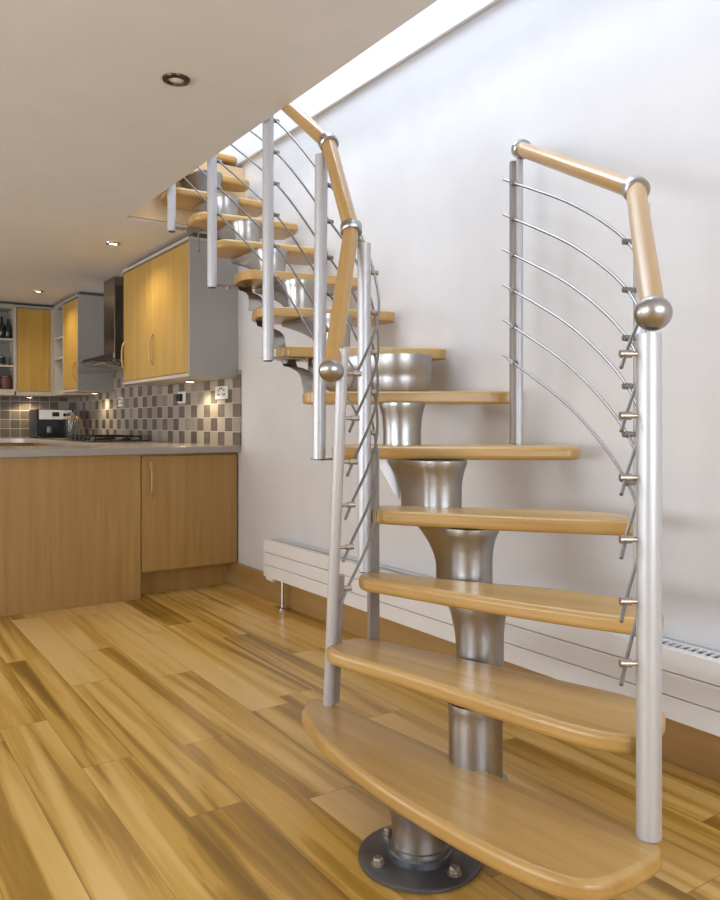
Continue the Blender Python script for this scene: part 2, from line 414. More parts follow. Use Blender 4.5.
def stadium(c0, c1, r, z, n=32):
    d = Vector(c1)-Vector(c0); a0 = math.atan2(d.y, d.x) if d.length > 1e-5 else math.atan2(dir_.y, dir_.x)
    out = []
    for k in range(n):
        a = a0 + PI/2 + 2*PI*k/n
        c = c0 if k < n/2 + .01 else c1
        out.append(Vector((c[0] + r*math.cos(a), c[1] + r*math.sin(a), z)))
    return out
rt = .068
for n in range(1, 14):
    c0 = Vector(SP[n]); c1 = Vector(SP[n+1]); dir_ = c1-c0
    zt = tz(n) - TH - .002; zb = (.012 if n == 1 else tz(n-1) - TH - .001)
    bm = bmesh.new(); rings = []
    prof = [(zb, 0, rt), (zb+.018, 0, rt), (zt-.125, 0, rt)] if n > 1 else [(zb, 0, rt+.004), (zb+.03, 0, rt+.004), (zb+.032, 0, rt)]
    hf = .118 if n > 2 else (.08 if n == 1 else .05)
    g0 = {4: .42, 5: .5, 6: .25, 3: .05}.get(n, 0.0)
    if g0: prof = [(z, g0, r) for z, _, r in prof]
    fr = {2: .003, 4: .02, 5: .018}.get(n, .014); gm = .72 if n == 5 else 1.0
    for k in range(9):
        t = k/8; prof.append((zt-.012-hf+hf*t, g0 + (gm-g0)*(t**1.5), rt + fr*t**3))
    prof.append((zt, gm, rt+fr))
    if n == 7: prof = [(zb, .05, .055)] + [(zb+.001+(zt-.07-zb)*(1-math.cos(PI/2*k/8)), .05+.9*k/8, .075+.05*math.sin(PI/2*k/8)) for k in range(9)] + [(zt-.066, .95, .127), (zt, .95, .127)]
    for z, g_, r in prof:
        rings.append([bm.verts.new(p) for p in stadium(c0, c0 + dir_*max(g_, 1e-4), r, z)])
    N = 32
    for a, b in zip(rings, rings[1:]):
        for k in range(N): bm.faces.new((a[k], a[(k+1)%N], b[(k+1)%N], b[k]))
    bm.faces.new(rings[0][::-1]); bm.faces.new(rings[-1])
    link('spine_module', bm, M['steel'], stair, smooth=True, origin=(c0.x, c0.y, zb))
pb = bmesh.new(); lathe(pb, [(.146,.0005),(.149,.003),(.149,.010),(.145,.013)], (1.1755,1.478,0), 48)
plate = link('base_plate', pb, M['plate'], stair, smooth=True)
lathe(pb := bmesh.new(), [(.078,.013),(.078,.028),(.074,.032)], (1.1755,1.478,0), 36); link('collar', pb, M['plate'], stair, smooth=True)
for k in range(4):
    a = math.radians((130,205,310,50)[k] - 34.1); c = (1.1755+.113*math.cos(a), 1.478+.113*math.sin(a), .013)
    b_ = bmesh.new(); lathe(b_, [(.017,0),(.017,.002),(.0125,.003),(.0125,.012),(.009,.016),(0,.017)], c, 16); link('bolt', b_, M['bolt'], plate, smooth=True)
# wavy steel braces below the open tread ends, and a spacer rod
for n, (p0, p1) in {7: ((1.565,2.90), (1.50,2.60)), 8: ((1.58,3.17), (1.53,2.93)), 9: ((1.60,3.40), (1.56,3.20))}.items():
    zt, zb = tz(n)-TH, tz(n-1)
    a = Vector((p0[0], p0[1], zt)); b = Vector((p1[0], p1[1], zb)); h = zt-zb
    path = catmull([a, a+Vector((0,-.02,-.03)), a.lerp(b,.35)+Vector((0,.0,.012)), a.lerp(b,.62)+Vector((0,-.035,.02)), a.lerp(b,.8)+Vector((0,-.03,-.0)), b], 6)
    bm = bmesh.new(); prev = None
    for p in path:
        s_ = Vector((.16,.07,0)).normalized()
        q = [bm.verts.new(p), bm.verts.new(p + s_*.10), bm.verts.new(p + s_*.10 + Vector((0,.006,.004))), bm.verts.new(p + Vector((0,.006,.004)))]
        if prev:
            for k in range(4): bm.faces.new((prev[k], prev[(k+1)%4], q[(k+1)%4], q[k]))
        else: bm.faces.new(q)
        prev = q
    bm.faces.new(prev[::-1])
    link('brace', bm, M['steel'], stair, smooth=True)
bm = bmesh.new(); q = [(1.585,2.247,tz(5)-TH-.002), (1.66,2.198,tz(5)-TH-.002), (1.66,2.198,tz(4)+.004), (1.652,2.203,tz(4)+.004)]
va = [bm.verts.new(p) for p in q]; vb = [bm.verts.new((p[0]+.004,p[1]+.006,p[2])) for p in q]
bm.faces.new(va); bm.faces.new(vb[::-1])
for k in range(4): bm.faces.new((va[k], va[(k+1)%4], vb[(k+1)%4], vb[k]))
link('gusset', bm, M['steel'], stair)
bm = bmesh.new(); tube(bm, [(1.62,3.93,tz(11)-TH), (1.62,3.93,tz(10)+.03)], .004); lathe(bm, [(.010,-.012),(.010,0),(0,.002)], (1.62,3.93,tz(10)+.03), 12)
link('spacer_rod', bm, M['rod'], stair, smooth=True)

# ------------------------------------------------------------------ balustrades
def seg_rail(parent, a, b, r=.0255):
    a = Vector(a); b = Vector(b); d = b-a
    bm = bmesh.new(); tube(bm, [(0,0,0), (0,0,d.length)], r, 24)
    o = link('handrail', bm, M['rail_wood'], None, smooth=True)
    o.rotation_euler = d.to_track_quat('Z', 'Y').to_euler(); o.parent = parent; o.location = a - parent.location
    return o
def ring(parent, p, d):
    bm = bmesh.new(); lathe(bm, [(.022,-.017),(.030,-.017),(.0345,-.012),(.0345,.012),(.030,.017),(.022,.017)], p, 28, d)
    return link('joint_ring', bm, M['ball'], parent, smooth=True)
def ball(parent, p, d, r=.038):
    bm = bmesh.new(); lathe(bm, [(r*math.sin(PI*k/14), -r*.82*math.cos(PI*k/14)) for k in range(15)], p, 28, d)
    return link('ball_cap', bm, M['ball'], parent, smooth=True)
def post(parent, bot, top, inner, barx=None, clamps=(), clen=.05, r=.0215, rail_pt=None, label=None):
    """inner: unit vector in plan to the stair side; barx: (z0, z1) of the flat bar"""
    bot = Vector(bot); top = Vector(top); inner = Vector((inner[0], inner[1], 0)).normalized()
    bm = bmesh.new(); tube(bm, [bot, top], r, 24)
    p = link('post', bm, M['post'], parent, smooth=True, origin=tuple(bot))
    if barx:
        d = (top-bot).normalized(); f = lambda z: bot + d*((z-bot.z)/d.z)
        s_ = inner.cross(Vector((0,0,1))).normalized(); bm = bmesh.new(); vs = []
        for z in barx:
            c = f(z); vs.append([bm.verts.new(c + inner*(r*.6 if i in (0,3) else r+(.016 if r < .02 else .028)) + s_*(.009 if i < 2 else -.009)) for i in range(4)])
        for k in range(4): bm.faces.new((vs[0][k], vs[0][(k+1)%4], vs[1][(k+1)%4], vs[1][k]))
        bm.faces.new(vs[0][::-1]); bm.faces.new(vs[1])
        link('flat_bar', bm, M['bar'], p, bevel=.002)
    if rail_pt is not None:
        bm = bmesh.new(); tube(bm, [top-Vector((0,0,.01)), Vector(rail_pt)], .007, 10); link('pin', bm, M['rod'], p, smooth=True)
    bm = bmesh.new(); lathe(bm, [(r*.8,0),(r*.8,-.004),(0,-.005)], bot, 16); link('end_cap', bm, M['dark_ring'], p, smooth=True)
    for c in clamps:
        c = Vector(c); dz = (c.z-bot.z)/(top.z-bot.z); q = bot.lerp(top, dz); d = (c-q); d.z = 0; d.normalize()
        bm = bmesh.new(); tube(bm, [q + d*(r*.9), c - d*.006], .0055, 10)
        tube(bm, [c - d*.012, c + d*.012], .0085, 12)
        link('clamp', bm, M['bolt'] if label != 'dark' else M['rod'], p, smooth=True)
    return p
ROD_R = [.552 + .1283*k for k in range(6)]      # first post rod heights
# right side
balR = thing('balustrade', 'short balustrade by the white wall with beech handrail and bent steel rods', 'balustrade', (1.407,1.0,.145), 'stair balustrades')
rb = [(1.402,1.003,.193), (1.771,1.289,.583), (2.026,1.985,.973)]
rtop = [(1.402,1.003,1.235), (1.771,1.289,1.625), (2.026,1.985,1.985)]
rail = [(1.395,.988,1.275), (1.755,1.295,1.665), (2.034,1.978,2.025)]
zr = [ROD_R, [.894 + .1262*k for k in range(6)], [1.264 + .1262*k for k in range(6)]]
innR = [(-.8,.55), (-.93,.25), (-.75,-.25)]
clR = []
for i in range(3):
    v = Vector((innR[i][0], innR[i][1], 0)).normalized()
    clR.append([Vector((rb[i][0], rb[i][1], 0)) + v*(.045 if i else .048) + Vector((0,0,z)) for z in zr[i]])
ring2d = Vector(rail[2])-Vector(rail[0])
post(balR, rb[0], rtop[0], innR[0], None, clR[0], r=.0255)
post(balR, rb[1], rtop[1], innR[1], None, clR[1], rail_pt=rail[1], label='dark')
post(balR, rb[2], rtop[2], (-.8,.2), (.975,1.98), clR[2], r=.0165, rail_pt=rail[2], label='dark')
seg_rail(balR, rail[0], rail[1]); seg_rail(balR, rail[1], rail[2])
ball(balR, rail[0], Vector(rail[1])-Vector(rail[0])); ring(balR, rail[1], ring2d); ring(balR, rail[2], Vector(rail[2])-Vector(rail[1]))
for k in range(6):
    a, b, c = clR[0][k], clR[1][k], clR[2][k]
    m1 = a.lerp(b,.5) + Vector((.03,-.03,.0)); m2 = b.lerp(c,.5) + Vector((.03,-.015,.012))
    e0 = a - (m1-a).normalized()*.055
    e1 = c + (c-m2).normalized()*.075
    bm = bmesh.new(); tube(bm, catmull([e0, a, m1, b, m2, c, e1], 10), .0042, 8)
    link('rod', bm, M['rod'], balR, smooth=True)
# left side
balL = thing('balustrade', 'long curving balustrade on the open kitchen side rising to the upper floor', 'balustrade', (1.17,1.9,.145), 'stair balustrades')
lb = [(1.254,2.023,.193), (1.392,2.03,.583), (1.405,2.33,.925), (1.447,2.794,1.30), (1.473,3.41,1.685), (1.49,3.98,2.065), (1.50,4.48,2.67)]
lt = [(1.192,1.847,1.26), (1.388,2.027,1.615), (1.415,2.33,1.985), (1.447,2.794,2.345), (1.473,3.41,2.72), (1.49,3.98,3.09), (1.50,4.48,3.4)]
lr = [(1.15,1.84,1.195), (1.355,2.05,1.66), (1.425,2.30,2.02), (1.45,2.79,2.385), (1.475,3.41,2.76), (1.49,3.98,3.14), (1.50,4.48,3.46)]
lz0 = [.556, .893, 1.25, 1.636, 2.03, 2.39, 2.72]
lstep = [.127, .1268, .127, .1264, .125, .125, .125]
innL = [(.95,-.2), (.9,-.1), (1,0), (1,0), (1,0), (1,0), (1,0)]
clL = []
for i in range(7):
    v = Vector((innL[i][0], innL[i][1], 0)).normalized(); row = []
    for k in range(6):
        z = lz0[i] + lstep[i]*k; t = (z-lb[i][2])/(lt[i][2]-lb[i][2])
        q = Vector(lb[i]).lerp(Vector(lt[i]), t); row.append(Vector((q.x, q.y, z)) + v*(.036 if i else .046))
    clL.append(row)
rr = [.0165, .0215, .0225, .0225, .0225, .0225, .0225]
for i in range(7):
    bars = {0: (.195,.60), 1: (.36,.97)}.get(i)
    post(balL, lb[i], lt[i], innL[i], bars, clL[i], r=rr[i], rail_pt=lr[i] if i else None, label='dark' if i > 1 else None)
for i in range(6): seg_rail(balL, lr[i], lr[i+1], .026 if i else .0245)
ball(balL, lr[0], Vector(lr[1])-Vector(lr[0]), .036)
for i in range(1, 6): ring(balL, lr[i], Vector(lr[i+1])-Vector(lr[i-1]))
for k in range(6):
    pts = [clL[0][k] - (clL[0][k].lerp(clL[1][k], .5) + Vector((.03,-.02,0)) - clL[0][k]).normalized()*.05]
    for i in range(7):
        pts.append(clL[i][k])
        if i == 0: pts.append(clL[0][k].lerp(clL[1][k], .5) + Vector((.03,-.02,0)))
        if i == 1: pts.append(clL[1][k].lerp(clL[2][k], .5) + Vector((.018,0,.02)))
    bm = bmesh.new(); tube(bm, catmull(pts, 8), .0042, 8); link('rod', bm, M['rod'], balL, smooth=True)
for i, n in ((2,5), (3,7), (4,9), (5,11)):
    b = Vector(lb[i]); bm = bmesh.new(); zz = tz(n)-TH
    box(bm, (b.x-.005, b.y-.012, zz-.008), (b.x+.17, b.y+.05, zz-.002))
    lathe(bm, [(.012,-.0),(.012,-.016),(0,-.018)], (b.x+.09, b.y+.02, zz-.008), 12)
    link('bracket', bm, M['bar'], balL, smooth=False)
bm = bmesh.new(); tube(bm, [(1.407,1.0,.345), (1.46,1.07,.362)], .010, 12); link('bolt', bm, M['bolt'], balR, smooth=True)

# ------------------------------------------------------------------ radiator
rad = thing('radiator', 'long low white panel radiator with slatted top grille under the stair', 'radiator', (2.11,2.3,0))
y0, y1 = .45, 4.03; zb, ztop = .169, .381
for k in range(3):
    h = (ztop-zb)/3; link('panel', bx((2.058,y0,zb+h*k+.0016), (2.076,y1,zb+h*(k+1)-.0016)), M['radiator'], rad, bevel=.002)
link('body', bx((2.074,y0+.004,zb+.01), (2.142,y1-.004,ztop-.014)), M['radiator'], rad)
link('end_cover', bx((2.060,y1,zb+.002), (2.142,y1+.006,ztop-.002)), M['radiator'], rad, bevel=.002)
bm = bmesh.new(); yy = y0+.02
while yy < y1-.02:
    box(bm, (2.083,yy,ztop-.010), (2.137,yy+.006,ztop-.004)); yy += .025
box(bm, (2.077,y0,ztop-.012), (2.083,y1,ztop)); box(bm, (2.137,y0,ztop-.012), (2.143,y1,ztop))
link('grille', bm, M['radiator'], rad)
link('recess_shade', bx((2.083,y0+.01,ztop-.0135), (2.137,y1-.01,ztop-.0125)), M['black'], rad)  # black sheet stands in for the shade below the slats
for yb in (3.88, .7):
    bm = bmesh.new(); tube(bm, [(2.10,yb,.003), (2.10,yb,zb+.012)], .009, 12); lathe(bm, [(.022,.001),(.022,.008),(.012,.012)], (2.10,yb,0), 16)
    link('foot', bm, M['chrome'], rad, smooth=True)
bm = bmesh.new(); tube(bm, [(2.085,3.95,.155), (2.085,4.03,.158)], .013, 12); tube(bm, [(2.085,3.97,.156), (2.085,3.97,zb+.012)], .008, 10)
link('valve', bm, M['white_plastic'], rad, smooth=True)

# ------------------------------------------------------------------ kitchen: base units and worktop
PY = 4.585
link_o = bx((.2, PY, .001), (1.524, PY+.03, .862)); o = link('peninsula_panel', link_o, M['cab_low']); tag(o, 'wide plain oak end panel closing the back of the peninsula', 'cabinet panel')
cab = thing('base_cabinet', 'oak peninsula cupboard with one door beside the white wall', 'cabinet', (1.86,4.9,0))
link('body', bx((1.529,PY+.022,.15), (2.150,5.15,.862)), M['cab_low'], cab)
dr = link('door', bx((1.531,PY,.158), (2.152,PY+.02,.850)), M['cab_low'], cab, bevel=.002)
bm = bmesh.new(); tube(bm, catmull([(1.585,PY-.004,.79),(1.585,PY-.022,.76),(1.585,PY-.024,.70),(1.585,PY-.02,.64),(1.585,PY-.004,.61)],5), [.005]*21, 10)
box(bm, (1.575,PY-.008,.765), (1.595,PY,.815)); box(bm, (1.579,PY-.006,.60), (1.591,PY,.62)); link('handle', bm, M['brass'], dr, smooth=False)
link('plinth', bx((1.556,4.70,.001), (2.144,4.73,.15)), M['cab_low'], cab)
# units along the right wall and back wall, seen over the peninsula
def base_run(name, label, a, b, doors, face):
    t = thing(name, label, 'cabinet', ((a[0]+b[0])/2, (a[1]+b[1])/2, 0))
    link('body', bx((a[0],a[1],.1), (b[0],b[1],.862)), M['cab_low'], t)
    for (u0, u1) in doors:
        if face == 'x': d = bx((a[0]-.02,u0+.002,.14), (a[0]-.001,u1-.002,.85))
        else: d = bx((u0+.002,a[1]-.02,.14), (u1-.002,a[1]-.001,.85))
        dd = link('door', d, M['cab_low'], t, bevel=.002); bm = bmesh.new(); um = u1-.05
        if face == 'x': tube(bm, [(a[0]-.045,um,.62), (a[0]-.045,um,.80)], .006, 8); tube(bm, [(a[0]-.045,um,.79), (a[0]-.02,um,.79)], .005, 8); tube(bm, [(a[0]-.045,um,.63), (a[0]-.02,um,.63)], .005, 8)
        else: tube(bm, [(um,a[1]-.045,.62), (um,a[1]-.045,.80)], .006, 8); tube(bm, [(um,a[1]-.045,.79), (um,a[1]-.02,.79)], .005, 8); tube(bm, [(um,a[1]-.045,.63), (um,a[1]-.02,.63)], .005, 8)
        link('handle', bm, M['brass'], dd, smooth=True)
    pl = bx((a[0]+.04,a[1]+.03,.001), (b[0],b[1]-.002,.1)) ; link('plinth', pl, M['cab_low'], t)
base_run('base_cabinet', 'oak base units under the hob beyond the peninsula', (1.60,5.26,0), (2.150,7.95,0), [(5.30,5.9),(5.9,6.9),(6.9,7.5)], 'x')
base_run('base_cabinet', 'oak base units along the far kitchen wall below the black coffee machine', (.4,7.99,0), (2.150,8.55,0), [(.45,.95),(.95,1.5)], 'y')
# worktop: U-shaped slab with rounded inner corner
poly = [(.15,4.55),(2.162,4.55),(2.162,8.555),(.3,8.555),(.3,7.96),(1.35,7.96),(1.55,7.80),(1.57,5.45),(1.40,5.24),(.15,5.24)]
bm = bmesh.new(); prism(bm, [(p.x,p.y) for p in round_poly(poly, [.02,.003,.003,.003,.01,.15,.15,.18,.18,.02])], .864, .905)
wt = link('worktop', bm, M['worktop'], bevel=.003); tag(wt, 'pale laminate worktop wrapping the kitchen and capping the peninsula', 'worktop')
link('edging', bx((.15,4.546,.865), (2.162,4.5495,.902)), M['edge'], wt, label='grey worktop edge strip')

# ------------------------------------------------------------------ wall units
FX = 1.835; CB, CT = 1.362, 2.19
def handle(parent, x, y, z0, z1, face):
    bm = bmesh.new(); dx, dy = (-1, 0) if face == 'x' else (0, -1)
    pts = [(x, y, z0), (x+dx*.022, y+dy*.022, z0+.03), (x+dx*.028, y+dy*.028, (z0+z1)/2), (x+dx*.022, y+dy*.022, z1-.03), (x, y, z1)]
    tube(bm, catmull(pts, 4), .0065, 8); link('handle', bm, M['brass'], parent, smooth=True)
def lightrail(parent, a, b, m='light_lam'):
    link('light_rail', bx(a, b), M[m], parent, bevel=.002)
wc = thing('wall_cabinet', 'large two-door beech wall cupboard nearest the stair with grey side', 'cabinet', (2.0,5.26,CB), 'beech wall cupboards')
link('body', bx((FX+.02,4.612,CB), (WX-.002,5.92,CT)), M['grey_lam'], wc)
link('side_panel', bx((FX,4.594,CB-.018), (WX-.002,4.611,CT)), M['grey_lam'], wc)
for (u0, u1) in ((4.614,5.30), (5.304,5.915)):
    d = link('door', bx((FX,u0,CB+.004), (FX+.019,u1,CT-.012)), M['cab_high'], wc, bevel=.002)
    handle(d, FX, u1-.045, CB+.09, CB+.30, 'x')
lightrail(wc, (FX-.004,4.60,CB-.022), (WX-.014,5.92,CB-.001))
link('cornice', bx((FX-.008,4.596,CT), (WX-.002,5.92,CT+.018)), M['light_lam'], wc)
link('shadow_strip', bx((FX+.03,4.61,CT+.018), (WX-.002,5.90,CZ-.001)), M['dark_grey'], wc)  # dark block painted as the shadow gap over the cupboard
wc = thing('wall_cabinet', 'narrow single-door beech wall cupboard left of the cooker hood', 'cabinet', (2.0,7.5,CB), 'beech wall cupboards')
link('body', bx((FX+.02,7.262,CB), (WX-.002,7.78,CT)), M['grey_lam'], wc)
link('side_panel', bx((FX,7.245,CB-.018), (WX-.002,7.261,CT)), M['grey_lam'], wc)
d = link('door', bx((FX,7.264,CB+.004), (FX+.019,7.776,CT-.012)), M['cab_high'], wc, bevel=.002); handle(d, FX, 7.31, CB+.07, CB+.24, 'x')
lightrail(wc, (FX-.004,7.25,CB-.022), (WX-.014,7.78,CB-.001))
link('cornice', bx((FX-.008,7.25,CT), (WX-.002,7.78,CT+.022)), M['grey_lam'], wc)
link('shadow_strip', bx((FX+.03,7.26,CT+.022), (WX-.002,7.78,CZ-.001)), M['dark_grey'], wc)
def open_unit(label, a, b, face, shelves, cat='shelving'):
    """open-fronted unit of 18 mm boards"""
    t = thing('open_shelf_unit', label, cat, ((a[0]+b[0])/2, (a[1]+b[1])/2, CB)); s = .018
    if face == 'x':
        link('side', bx((a[0],a[1],CB), (b[0],a[1]+s,CT)), M['light_lam'], t); link('side', bx((a[0],b[1]-s,CB), (b[0],b[1],CT)), M['light_lam'], t)
        link('back', bx((b[0]-s,a[1]+s,CB), (b[0],b[1]-s,CT)), M['grey_lam'], t); i = ((a[0],a[1]+s), (b[0]-s,b[1]-s))
    else:
        link('side', bx((a[0],a[1],CB), (a[0]+s,b[1],CT)), M['light_lam'], t); link('side', bx((b[0]-s,a[1],CB), (b[0],b[1],CT)), M['light_lam'], t)
        link('back', bx((a[0]+s,b[1]-s,CB), (b[0]-s,b[1],CT)), M['grey_lam'], t); i = ((a[0]+s,a[1]), (b[0]-s,b[1]-s))
    link('top', bx((i[0][0],i[0][1],CT-s), (i[1][0],i[1][1],CT)), M['grey_lam'], t)
    link('bottom', bx((i[0][0],i[0][1],CB), (i[1][0],i[1][1],CB+s)), M['light_lam'], t)
    for z in shelves: link('shelf', bx((i[0][0],i[0][1],z), (i[1][0],i[1][1],z+s)), M['light_lam'], t, bevel=.002)
    lightrail(t, (a[0],a[1],CB-.04), (b[0]-.014,b[1]-.014,CB-.001))
    link('cornice', bx((a[0]-.004,a[1]-.004,CT+.001), (b[0],b[1],CT+.022)), M['grey_lam'], t)
    return t
open_unit('narrow empty open shelf column beside the corner of the kitchen', (FX,7.782,0), (WX-.002,8.15,0), 'x', (1.67,1.87))
# corner post + back wall units
cf = thing('corner_post', 'slim pale post filling the corner between the wall units', 'filler', (1.85,8.2,CB))
link('body', bx((FX+.01,8.152,CB), (WX-.002,8.56,CT)), M['light_lam'], cf)
link('cornice', bx((FX+.01,8.152,CT+.001), (WX-.002,8.56,CT+.022)), M['grey_lam'], cf)
lightrail(cf, (FX+.01,8.152,CB-.04), (WX-.014,8.556,CB-.001))
wc = thing('wall_cabinet', 'beech door cupboard on the far kitchen wall above the coffee machine', 'cabinet', (1.67,8.4,CB), 'beech wall cupboards')
link('body', bx((1.502,8.262,CB), (1.842,8.556,CT)), M['light_lam'], wc)
d = link('door', bx((1.512,8.24,CB+.004), (1.822,8.261,CT-.008)), M['cab_high'], wc, bevel=.002); handle(d, 1.79, 8.24, CB+.06, CB+.24, 'y')
link('side_strip', bx((1.824,8.242,CB), (1.842,8.261,CT)), M['light_lam'], wc)
lightrail(wc, (1.50,8.242,CB-.04), (1.842,8.556,CB-.001))
link('cornice', bx((1.50,8.236,CT+.001), (1.842,8.556,CT+.022)), M['grey_lam'], wc)
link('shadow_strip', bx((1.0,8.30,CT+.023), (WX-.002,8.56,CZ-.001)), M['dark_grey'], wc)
open_unit('open shelf unit on the far wall holding bottles and jars', (1.0,8.24,0), (1.498,8.556,0), 'y', (1.60,1.86))
# things on the shelves
def bottle(x, y, z, h, r, m, label, group='bottles on the top shelf'):
    bm = bmesh.new(); lathe(bm, [(r*.9,0),(r,.005),(r,h*.55),(r*.75,h*.66),(r*.34,h*.76),(r*.3,h*.97),(r*.36,h*.97),(r*.36,h)], (x,y,z), 16)
    tag(link('bottle', bm, m, smooth=True, origin=(x,y,z)), label, 'bottle', group)
bottle(1.462-.02, 8.33, 1.878, .20, .032, M['smoke'], 'dark bottle at the right end of the top shelf')
bottle(1.385, 8.34, 1.878, .22, .033, M['smoke'], 'dark tall bottle second from the right on the top shelf')
bottle(1.29, 8.33, 1.878, .21, .036, M['smoke'], 'dark bottle furthest left on the top shelf')
def jar(x, y, z, h, r, m, label, name='jar', cat='jar', lid=None, group=None):
    t = thing(name, label, cat, (x,y,z), group)
    bm = bmesh.new(); lathe(bm, [(r*.9,0),(r,.004),(r*1.02,h*.5),(r*.95,h*.95),(r*.8,h)], (x,y,z), 20); link('body', bm, m, t, smooth=True)
    if lid:
        bm = bmesh.new(); lathe(bm, [(r*.9,h+.0005),(r*.92,h+.016),(r*.2,h+.02),(r*.2,h+.03),(0,h+.032)], (x,y,z), 20); link('lid', bm, lid, t, smooth=True)
jar(1.385, 8.33, 1.618, .07, .034, M['smoke'], 'small round dark pot on the middle shelf, right one', group='dark pots on the middle shelf', lid=M['smoke'])
jar(1.30, 8.33, 1.618, .05, .03, M['smoke'], 'small dark pot on the middle shelf, left one', group='dark pots on the middle shelf', lid=M['smoke'])
jar(1.42, 8.33, 1.38, .12, .055, M['red'], 'brown storage jar with lid on the lowest shelf', lid=M['red'])
bm = bx((1.29,8.31,1.3805), (1.345,8.40,1.56)); tag(link('carton', bm, M['cream'], bevel=.003), 'cream carton left of the brown jar on the lowest shelf', 'carton')
bm = bmesh.new()
for k in range(40):
    a = random.uniform(0, 2*PI); r_ = random.uniform(0, .03); p = Vector((1.31+r_*math.cos(a), 8.275+.6*r_*math.sin(a), 1.3805)); q = p + Vector((random.uniform(-.02,.02), random.uniform(-.01,.01), random.uniform(.03,.06)))
    tube(bm, [p, p.lerp(q,.5), q], [.002,.006,.001], 5)
tag(link('herb_bunch', bm, M['green']), 'green herbs in front of the cream carton', 'herbs')

# ------------------------------------------------------------------ cooker hood and hob
hd = thing('cooker_hood', 'stainless chimney cooker hood with glass canopy between the wall cupboards', 'cooker hood', (1.99,6.5,1.5))
link('chimney', bx((1.895,6.345,1.60), (WX-.013,6.65,CZ-.002)), M['hood'], hd, bevel=.004)
bm = bmesh.new(); box(bm, (1.80,6.05,1.545), (WX-.013,6.95,1.60)); link('motor_housing', bm, M['hood'], hd, bevel=.01)
bm = bmesh.new(); prev = None
for k in range(17):
    t = -1 + 2*k/16; y = 6.5 + .60*t; z = 1.53 + .045*(1-t*t) - .02*abs(t)**3
    xf = 1.70 + .10*t*t
    q = [bm.verts.new(p) for p in ((xf,y,z-.03), (WX-.014,y,z), (WX-.014,y,z+.007), (xf,y,z-.023))]
    if prev:
        for j in range(4): bm.faces.new((prev[j], prev[(j+1)%4], q[(j+1)%4], q[j]))
    else: bm.faces.new(q)
    prev = q
bm.faces.new(prev[::-1]); link('glass_canopy', bm, M['glass'], hd, smooth=True)
link('control_panel', bx((1.794,6.1,1.555), (1.7995,6.9,1.590)), M['black'], hd)
link('filter', bx((1.83,6.1,1.540), (2.12,6.9,1.5445)), M['light_lam'], hd)
hob = thing('gas_hob', 'black gas hob with cast iron pan supports set in the worktop', 'hob', (1.88,6.5,.905))
link('glass_top', bx((1.64,6.1,.9055), (2.10,6.98,.913)), M['black'], hob, bevel=.002)
for (x, y, r) in ((1.76,6.32,.05), (1.98,6.32,.038), (1.76,6.78,.038), (1.98,6.78,.05), (1.87,6.55,.06)):
    bm = bmesh.new(); lathe(bm, [(r,.9135),(r,.922),(r*.8,.928),(0,.93)], (x,y,0), 20); link('burner', bm, M['iron'], hob, smooth=True)
for (ya, yb) in ((6.16,6.50), (6.56,6.93)):
    bm = bmesh.new()
    for x in (1.69,2.05): tube(bm, [(x,ya,.943), (x,yb,.943)], .006, 6)
    for y in (ya, (ya+yb)/2, yb): tube(bm, [(1.69,y,.943), (2.05,y,.943)], .006, 6)
    for x in (1.69,2.05):
        for y in (ya, yb): tube(bm, [(x,y,.9135), (x,y,.943)], .006, 6)
    link('pan_support', bm, M['iron'], hob, smooth=True)
for k in range(5):
    bm = bmesh.new(); lathe(bm, [(.017,.9135),(.015,.934),(0,.936)], (1.665,6.24+.13*k,0), 14); link('knob', bm, M['iron'], hob, smooth=True)

# ------------------------------------------------------------------ coffee machine, utensils, sockets
cm = thing('coffee_machine', 'black coffee machine with a silver control panel in the worktop corner', 'coffee machine', (1.80,8.13,.906))
x0, x1, yf, yb = 1.63, 1.985, 7.98, 8.30
link('body', bx((x0,yf+.02,.907), (x1,yb,1.185)), M['black'], cm, bevel=.008)
link('fascia', bx((x0+.03,yf+.006,1.085), (x1-.02,yf+.0195,1.178)), M['white'], cm, bevel=.003, label='silver control panel')
link('display', bx((x0+.15,yf+.002,1.115), (x0+.215,yf+.0055,1.155)), M['black'], cm)
for xx in (.265, .305): 
    bm = bmesh.new(); lathe(bm, [(.016,0),(.016,.014),(.012,.016)], (x0+xx,yf+.006,1.13), 16, (0,-1,0)); link('dial', bm, M['black'], cm, smooth=True)
bm = bmesh.new(); box(bm, (x0+.02,yf-.04,.907), (x1-.02,yf+.02,.93)); link('drip_tray', bm, M['black'], cm, bevel=.003)
bm = bmesh.new(); lathe(bm, [(.03,.93),(.045,.94),(.05,.98),(.044,1.01),(.044,1.015)], (x0+.13,yf-.015,.0005), 20); link('glass_jug', bm, M['smoke'], cm, smooth=True)
bm = bmesh.new(); tube(bm, [(x0+.26,yf+.0,1.085), (x0+.26,yf-.02,1.04)], .014, 12); link('spout', bm, M['black'], cm, smooth=True)
ux, uy = 1.90, 7.72
bm = bmesh.new(); lathe(bm, [(.055,0),(.058,.004),(.06,.17),(.055,.17),(.052,.012),(0,.01)], (ux,uy,.9055), 28)
tag(link('utensil_jar', bm, M['glass'], smooth=True), 'clear glass jar of utensils standing between coffee machine and hob', 'jar')
us = [('wooden spoon leaning left in the glass utensil jar', -.025, -.02), ('wooden spoon leaning right in the glass utensil jar', .028, -.01), ('wooden spoon standing at the back of the glass utensil jar', .004, .02)]
for i, (lb_, dx, dy) in enumerate(us):
    bm = bmesh.new(); a = Vector((ux+dx*.5, uy+dy*.6, .922)); b = Vector((ux+dx*1.4, uy+dy*1.4, 1.12)); tube(bm, [a, a.lerp(b,.75), a.lerp(b,.82), a.lerp(b,.92), b], [.005,.005,.013,.017,.008], 10)
    tag(link('wooden_spoon', bm, M['spoon'], smooth=True), lb_, 'spoon', 'spoons in the glass jar')
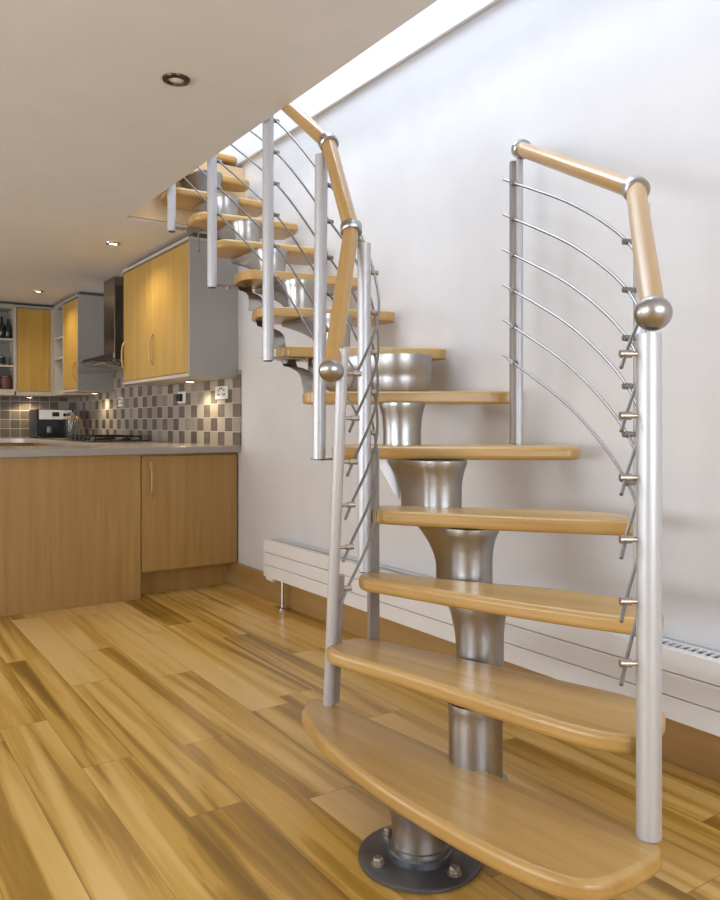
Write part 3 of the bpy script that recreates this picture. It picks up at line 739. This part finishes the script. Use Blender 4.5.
bm = bmesh.new(); a = Vector((ux-.005,uy-.028,.922)); b = a+Vector((0,-.0,.22)); tube(bm, [a, a.lerp(b,.7)], .004, 8); box(bm, (ux-.028,uy-.031,1.07), (ux+.018,uy-.026,1.15))
tag(link('spatula', bm, M['plate']), 'steel spatula with square blade in the glass utensil jar', 'spatula')
def socket(y, z, w, label, dark):
    t = thing('wall_socket', label, 'socket', (WX-.014, y, z))
    link('plate', bx((WX-.021,y-w/2,z-.043), (WX-.0125,y+w/2,z+.043)), M['white_plastic'], t, bevel=.003)
    if dark:
        link('plug', bx((WX-.05,y-.03,z-.03), (WX-.0215,y+.03,z+.025)), M['black'], t, bevel=.006)
    else:
        for dy in (-.045, .045):
            for (a, b) in ((0,.016), (-.012,-.012), (.012,-.012)):
                link('socket_hole', bx((WX-.0222,y+dy+a-.006,z+b-.007), (WX-.0211,y+dy+a+.006,z+b+.007)), M['black'], t)
            link('rocker_switch', bx((WX-.024,y+dy*.35-.006,z+.020), (WX-.0212,y+dy*.35+.006,z+.034)), M['black'], t)
socket(4.815, 1.252, .20, 'white double socket on the tiles nearest the stair', False)
socket(5.53, 1.24, .15, 'white socket with a black plug in it, below the large cupboard', True)
socket(7.02, 1.24, .13, 'small white socket on the tiles beside the hood', False)

# ------------------------------------------------------------------ lamps
def lamp_light(parent, loc, power, color, size=math.radians(120), radius=.03, blend=.6):
    d = bpy.data.lights.new('lamp_bulb', 'SPOT'); d.energy = power; d.color = color; d.spot_size = size; d.spot_blend = blend; d.shadow_soft_size = radius
    o = bpy.data.objects.new('lamp_bulb', d); COL.objects.link(o); o.parent = parent; o.location = Vector(loc)-parent.location
def downlight(x, y, label, lit):
    t = thing('downlight', label, 'ceiling light', (x,y,CZ), 'kitchen ceiling downlights' if lit else None)
    bm = bmesh.new(); lathe(bm, [(.028,-.002),(.030,-.009),(.046,-.007),(.048,-.0005),(.028,-.0005),(.028,-.002)], (x,y,CZ), 32)
    link('bezel', bm, M['dark_ring'] if not lit else M['chrome'], t, smooth=True)
    bm = bmesh.new(); lathe(bm, [(.0275,-.0005),(.0275,-.003),(.012,-.006),(0,-.007)], (x,y,CZ), 24); link('lamp_glass', bm, M['lamp'] if lit else M['lamp_off'], t, smooth=True)
    if lit: lamp_light(t, (x,y,CZ-.02), 16, (1.0,.86,.68), math.radians(150), .04, .8)
downlight(.986, 2.59, 'unlit downlight with dark ring, alone in the near ceiling', False)
downlight(1.54, 5.19, 'glowing downlight in front of the large cupboard', True)
downlight(1.54, 7.45, 'glowing downlight near the far corner of the kitchen', True)
def under_light(x, y, z, label, p):
    t = thing('under_cabinet_light', label, 'cabinet light', (x,y,z), 'lights under the wall cupboards')
    bm = bmesh.new(); lathe(bm, [(.034,0),(.036,-.010),(.03,-.014),(.03,-.001)], (x,y,z), 24); link('bezel', bm, M['chrome'], t, smooth=True)
    bm = bmesh.new(); lathe(bm, [(.028,-.004),(.028,-.012),(0,-.016)], (x,y,z), 24); link('lamp_glass', bm, M['lamp'], t, smooth=True)
    lamp_light(t, (x,y,z-.03), p, (1.0,.86,.58), math.radians(150), .02, .5)
under_light(2.0, 5.0, CB-.0225, 'small bright light under the large cupboard nearest the stair', 5.0)
under_light(2.04, 7.45, CB-.0225, 'small bright light under the narrow cupboard beside the hood', 4.5)
under_light(1.66, 8.44, CB-.0405, 'small bright light under the far wall cupboard', 4.5)
